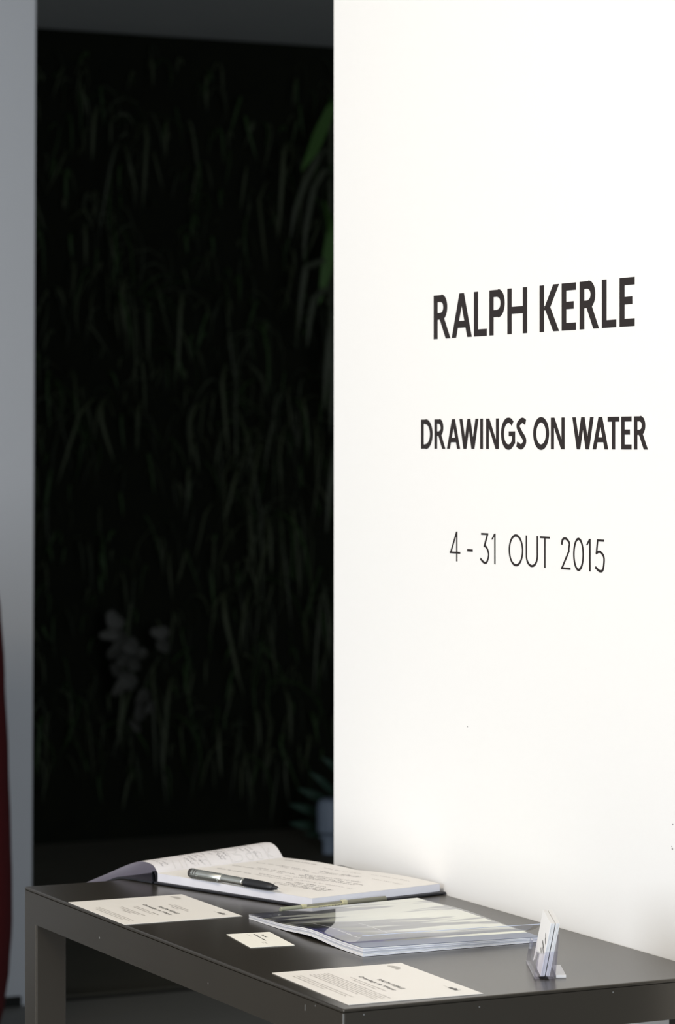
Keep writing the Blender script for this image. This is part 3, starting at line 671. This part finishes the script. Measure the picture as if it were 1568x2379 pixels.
# cards standing in it, each one separate
hb = Matrix.Translation(Vector((0.2437, 0.0594, TZ))) @ Matrix.Rotation(ha - R(90), 4, 'Z')
ncard = 15; lean_c = math.atan2(0.0104, 0.0529)
gap_after = 8
cme = MB().box((0, 0, 0), (0.00042, 0.0880, 0.0540)).build('business_card', M_card2, None)
cme.data.name = 'standing_card'
for k in range(ncard):
    o = cme if k == 0 else cme.copy()
    if k: C.objects.link(o)
    d = 0.00056 * k + (0.0009 if k >= gap_after else 0.0)
    jit = (k * 7 % 5 - 2) * 0.00025
    o.matrix_world = hb @ Matrix.Translation(Vector((0.0070 + d, 0.0033 + jit, 0.0027))) @ Matrix.Rotation(lean_c, 4, 'Y')
    o['category'] = 'card'; o['group'] = 'business cards in the front half of the holder' if k < gap_after else 'business cards in the rear half of the holder'
    if k == 0: o['label'] = 'frontmost business card with dark script in the acrylic holder'
    elif k == ncard - 1: o['label'] = 'rearmost business card standing in the acrylic holder'
    elif k <= gap_after - 1: o['label'] = 'business card in the front half of the upright stack, in the acrylic holder'
    else: o['label'] = 'business card in the rear half of the upright stack, behind the gap'
sc = MB()
for k, (y0, z0, ln) in enumerate(((0.012, 0.020, 0.010), (0.020, 0.0245, 0.013), (0.030, 0.017, 0.008), (0.010, 0.030, 0.008), (0.016, 0.0345, 0.007))):
    sc.add([(-0.0002, y0, z0), (-0.0002, y0 + ln * 1.5, z0 + 0.004), (-0.0002, y0 + ln * 1.5, z0 + 0.0062), (-0.0002, y0, z0 + 0.0022)], [(0, 1, 2, 3)])
sc.build('script_print', M_print, cme, fix=False)

# ---------------------------------------------------------------- living wall beyond the patio
GY = 6.5
lw = thing('living_wall', 'dark shaded living wall of drooping strap leaves behind the opening', 'plant wall', (2.6, GY, 0))
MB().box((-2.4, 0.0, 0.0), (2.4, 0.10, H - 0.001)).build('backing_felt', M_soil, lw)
def strap(L_, w, droop, out, rnd, yaw, twist, segs=6):
    """one strap leaf rooted at the origin: arches out along -y turned by yaw, then hangs"""
    v = []; p = Vector((0, 0, 0)); a = R(rnd.uniform(5, 45)); st = L_ / segs
    d = Vector((math.sin(yaw), -math.cos(yaw), 0)); s = Vector((math.cos(yaw), math.sin(yaw), 0))
    s = (s + Vector((0, 0, twist))).normalized()
    for i in range(segs + 1):
        t = i / segs; ww = w * (0.45 + 1.1 * t) * (1 - t) ** 0.55 if t > 0.3 else w * (0.5 + 0.9 * t)
        if i == segs: ww = w * 0.03
        n = d * (-math.sin(a)) + Vector((0, 0, math.cos(a)))
        v += [p + s * (ww / 2) , p + n * (-0.18 * ww), p - s * (ww / 2)]
        p = p + d * (math.cos(a) * st) * out + Vector((0, 0, math.sin(a) * st)); a = max(a - droop, R(-88))
    f = []
    for i in range(segs):
        b0 = 3 * i; f += [(b0, b0+1, b0+4, b0+3), (b0+1, b0+2, b0+5, b0+4)]
    return v, f
rnd = random.Random(77)
leafm = []
for k in range(14):
    v, f = strap(rnd.uniform(0.26, 0.52), rnd.uniform(0.009, 0.022), R(rnd.uniform(18, 42)), rnd.uniform(0.4, 1.0), rnd, R(rnd.uniform(-70, 70)), rnd.uniform(-0.9, 0.9))
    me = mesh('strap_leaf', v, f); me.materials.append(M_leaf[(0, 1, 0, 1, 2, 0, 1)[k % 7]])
    for p in me.polygons: p.use_smooth = True
    leafm.append(me)
# 290 single leaves in hanging tufts over the visible part
# tufts: (x from the middle of the opening, height)
tufts = [(-0.38, 2.45), (-0.28, 2.30), (-0.42, 2.12), (-0.20, 2.10), (-0.30, 1.95), (-0.45, 1.72), (-0.25, 1.70), (-0.12, 1.80), (-0.48, 1.50), (-0.22, 1.42), (-0.10, 1.50), (0.02, 1.48), (0.12, 1.40), (0.22, 1.62), (0.30, 1.95), (0.38, 2.20), (0.40, 1.75), (0.45, 1.45), (-0.20, 1.22), (0.0, 1.20), (0.10, 1.10), (0.20, 1.22), (0.28, 1.02), (-0.15, 0.95), (0.05, 0.92), (0.22, 0.80), (0.18, 0.62), (0.02, 0.62), (0.26, 0.48), (-0.42, 0.55), (0.05, 0.35), (0.42, 0.75), (-0.1, 0.30), (0.15, 0.28), (0.3, 0.25), (-0.3, 0.3), (0.0, 0.45)]
cnt = 0
while cnt < 290:
    cx_, cz = rnd.choice(tufts) if rnd.random() < 0.8 else (rnd.uniform(-0.62, 0.66), rnd.uniform(0.3, 2.55))
    cx_ += rnd.uniform(-0.05, 0.05); cz += rnd.uniform(-0.08, 0.08)
    for q in range(rnd.randint(3, 9)):
        if cnt >= 290: break
        o = bpy.data.objects.new('leaf', leafm[rnd.randrange(14)]); C.objects.link(o); o.parent = lw
        z = cz + rnd.uniform(-0.06, 0.06)
        o.location = (cx_ + rnd.uniform(-0.07, 0.07), -0.02 - rnd.uniform(0.0, 0.12), max(z, 0.24)); s = rnd.uniform(0.5, 1.1); s = min(s, 0.45 + o.location.z)
        if o.location.z > 2.48: o.location.z = 2.48
        o.scale = (s, s, min(s, 0.95)); o.rotation_euler = (0, R(rnd.gauss(0, 9)), R(rnd.uniform(-45, 45))); cnt += 1
# the rest of the growth, too dense to count
vall, fall, mi = [], [], []
for k in range(2600):
    v, f = strap(rnd.uniform(0.08, 0.30), rnd.uniform(0.005, 0.016), R(rnd.uniform(22, 42)), rnd.uniform(0.25, 0.6), rnd, R(rnd.uniform(-50, 50)), rnd.uniform(-0.6, 0.6), 5)
    o = Vector((rnd.uniform(-2.3, 2.3), -rnd.uniform(0.0, 0.05), rnd.uniform(0.20, 2.54))); n = len(vall); tl = R(rnd.gauss(0, 13)); v = [Vector((q.x * math.cos(tl) + q.z * math.sin(tl), q.y, -q.x * math.sin(tl) + q.z * math.cos(tl))) for q in v]
    vall += [tuple(q + o) for q in v]; fall += [tuple(i + n for i in ff) for ff in f]; mi += [rnd.choice((0, 0, 3, 2, 2))] * len(f)
me = mesh('foliage', vall, fall)
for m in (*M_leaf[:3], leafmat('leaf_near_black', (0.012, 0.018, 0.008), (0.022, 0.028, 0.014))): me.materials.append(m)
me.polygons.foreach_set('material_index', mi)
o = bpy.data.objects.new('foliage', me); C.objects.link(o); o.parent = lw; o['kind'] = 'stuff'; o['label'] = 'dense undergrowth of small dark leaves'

def blade(path, w, m, name, parent, facing=Vector((-0.44, -0.90, 0))):
    """broad leaf along a 3-D path, widest before the tip, folded along its midrib"""
    P = [Vector(q) for q in path]; n = len(P) - 1; v = []
    ps = []
    for i in range(n):
        for k in range(4): ps.append(P[i].lerp(P[i+1], k / 4))
    ps.append(P[-1]); N = len(ps) - 1
    for i, p in enumerate(ps):
        d = (ps[min(i+1, N)] - ps[max(i-1, 0)]).normalized(); s = d.cross(facing).normalized(); t = i / N
        ww = w * math.sin(math.pi * min(0.98, 0.12 + 0.86 * t) ** 1.35) + 0.0006
        v += [p + s * ww / 2, p - facing * (0.12 * ww), p - s * ww / 2]
    f = []
    for i in range(N): f += [(3*i, 3*i+1, 3*i+4, 3*i+3), (3*i+1, 3*i+2, 3*i+5, 3*i+4)]
    me = mesh(name, v, f); return link(name, me, m, parent, smooth=True)
# broad-leaved plant half hidden behind the free end of the lettered wall
bp_ = thing('broad_leaf_plant', 'brighter green long-leaved plant reaching out from behind the white wall', 'plant', (3.12, 6.40, 1.55))
org = Vector((3.12, 6.40, 1.55))
def rel(pts): return [tuple(Vector(p) - org) for p in pts]
blade(rel([(3.10, 6.42, 2.45), (3.0099, 6.20, 2.40), (2.955, 6.18, 2.305), (2.915, 6.16, 2.235), (2.8704, 6.15, 2.1683)]), 0.040, M_leaf[3], 'leaf', bp_)
blade(rel([(3.08, 6.42, 2.10), (3.018, 6.22, 1.99), (2.990, 6.2, 1.88), (2.9586, 6.2, 1.745)]), 0.042, M_leaf[3], 'leaf', bp_)
for (x0, z0, x1, z1, x2, z2) in ((3.02, 2.26, 2.90, 2.14, 2.84, 1.95), (3.03, 2.18, 2.93, 2.12, 2.885, 1.88), (3.04, 1.85, 2.90, 1.86, 2.87, 1.66), (3.05, 1.78, 2.93, 1.76, 2.90, 1.60), (3.05, 1.72, 2.99, 1.66, 2.96, 1.40), (3.06, 1.68, 3.00, 1.58, 2.985, 1.32), (3.06, 1.35, 3.00, 1.22, 2.97, 1.00)):
    blade(rel([(x0 + 0.05, 6.42, z0 - 0.05), (x0, 6.25, z0), ((x0 + x1) / 2, 6.2, (z0 + z1) / 2 + 0.03), (x1, 6.18, z1), (x1 + (x2 - x1) * 0.7, 6.17, (z1 + z2) / 2), (x2, 6.17, z2)]), 0.020, M_leaf[1], 'leaf', bp_)
MB().lathe([(0, 0.012), (0.5, 0.010), (0.95, 0.006)], 8, (0.0, 0.0, 1), (0.0, 0.05, -0.05)).build('stem', M_leaf[0], bp_)
# cluster of pale rounded leaves
ro = thing('pale_leaf_cluster', 'cluster of pale grey rounded leaves low on the shaded plant wall', 'plant', (2.31, 6.30, 0.60))
rs = [(-0.035, 0.13, .050), (-0.052, 0.085, .045), (-0.010, 0.075, .052), (-0.030, 0.035, .056), (0.020, 0.045, .046), (-0.005, 0.000, .050), (-0.030, -0.030, .046), (0.030, -0.012, .040),
      (0.005, -0.055, .046), (-0.020, -0.088, .044), (0.025, -0.075, .040), (0.120, 0.085, .046), (0.130, 0.045, .040), (0.060, -0.12, .044), (0.050, -0.17, .046), (0.085, -0.155, .040), (0.035, -0.21, .040), (0.06, 0.02, .03)]
rl = random.Random(3)
for (x, z, r) in rs:
    rt_, sq, ti, tj = rl.uniform(0, 3.1), rl.uniform(0.38, 0.62), rl.uniform(-0.8, 0.8), rl.uniform(-0.8, 0.8)
    pts = [(r * sq * math.cos(a) * (1 + 0.22 * math.sin(3 * a + r * 90)), r * 0.66 * math.sin(a)) for a in [2 * math.pi * k / 14 for k in range(14)]]
    pts = [(a * math.cos(rt_) - c * math.sin(rt_), a * math.sin(rt_) + c * math.cos(rt_)) for a, c in pts]
    v = [(x, -0.034, z)] + [(x + a, -0.022 + a * ti + b_ * tj, z + b_) for a, b_ in pts]
    link('leaf', mesh('round_leaf', v, [(0, 1 + k, 1 + (k + 1) % 14) for k in range(14)]), M_leaf[4], ro, smooth=True)
MB().lathe([(0, 0.006), (0.3, 0.005), (0.42, 0.003)], 8, (0.1, 0.0, 1), (0.0, 0.03, -0.24)).build('stem', M_leaf[0], ro)
# teal fern at the foot of the wall
fx, fy = 3.02, 6.12
fn = thing('fern', 'teal green fern frond low beside the foot of the plant wall', 'fern', (fx, fy, 0.0))
fr_pts = [(0.00, 0.06, -0.02), (-0.05, 0.03, 0.10), (-0.12, 0.0, 0.16), (-0.17, 0.0, 0.18)]
for (ax_, az, bx, bz, w) in ((-0.03, 0.13, -0.145, 0.235, .022), (-0.02, 0.09, -0.185, 0.185, .030), (0.00, 0.05, -0.215, 0.135, .034), (0.00, 0.00 + 0.02, -0.215, 0.075, .034), (-0.02, 0.20, -0.10, 0.28, .020), (0.02, 0.015, -0.16, 0.035, .030)):
    blade([(ax_, 0.02, az), ((ax_ * 2 + bx) / 3, -0.02, (2 * az + bz) / 3 + 0.008), ((ax_ + 2 * bx) / 3, -0.03, (az + 2 * bz) / 3 + 0.006), (bx, -0.02, bz)], w, M_leaf[5], 'leaflet', fn)
MB().lathe([(0, 0.006), (0.26, 0.003)], 8, (-0.18, 0.0, 1), (0.02, 0.02, 0.0)).build('stem', M_leaf[0], fn)
# low slate coloured spotlight by the wall's free end
sl = thing('garden_spotlight', 'slate grey garden spotlight on a short post at the foot of the plant wall', 'garden light', (2.850, 5.90, 0))
sm(MB().lathe([(0.062, 0.030), (0.068, 0.040), (0.150, 0.041), (0.168, 0.034), (0.174, 0.022), (0.1745, 0.004)], 24).build('lamp_head', M_slate, sl))
sm(MB().lathe([(0.045, 0.028), (0.046, 0.031), (0.058, 0.031), (0.0615, 0.024)], 24).build('collar', M_slate, sl))
sm(MB().lathe([(0.0, 0.023), (0.0445, 0.0225)], 20).build('post', M_slate, sl))

# ---------------------------------------------------------------- red upholstered chair, cut by the left edge of the frame
ccx, ccy = -0.0, 0.0
dpt = 6.35; s_, c_ = math.sin(R(26.0414)), math.cos(R(26.0414))
Xc = (27 - 784) / 6946 * dpt - 0.30
chx, chy = cam.location.x + Xc * c_ + dpt * s_, cam.location.y - Xc * s_ + dpt * c_
rc = thing('tub_armchair', 'dark red high-backed tub armchair cut by the left edge of the frame', 'armchair', (chx, chy, 0), R(-26))
zz = [0.045, 0.10, 0.18, 0.27, 0.36, 0.46, 0.62, 0.80, 0.97, 1.06]
rr = [0.272, 0.285, 0.2945, 0.300, 0.2995, 0.297, 0.292, 0.284, 0.274, 0.262]
def shell(th_, z_):
    """outer radius at angle and height; the shell is open at the far side"""
    return lerp_table(z_, zz, rr)
def shell_pt(u, v, off):
    a = R(-235 + 290 * u); rim = 1.06 - 0.46 * (max(0, abs(u - 0.5) * 2 - 0.45) / 0.55) ** 1.5; z_ = 0.045 + (rim - 0.045) * v
    r = shell(0, z_) - off; return (r * math.cos(a), r * math.sin(a), z_)
so = MB().slab(40, 24, lambda u, v: shell_pt(u, v, 0), lambda u, v: shell_pt(u, v, 0.045)).build('shell', M_red, rc, smooth=True)
bevel(so, 0.012, 3)
bevel(MB().lathe([(0.20, 0.235), (0.215, 0.248), (0.40, 0.250), (0.43, 0.235), (0.44, 0.15)], 32).build('seat_cushion', M_red, rc, smooth=True), 0.004)
sm(MB().lathe([(0.0, 0.235), (0.044, 0.240)], 32).build('plinth', M_joint, rc))
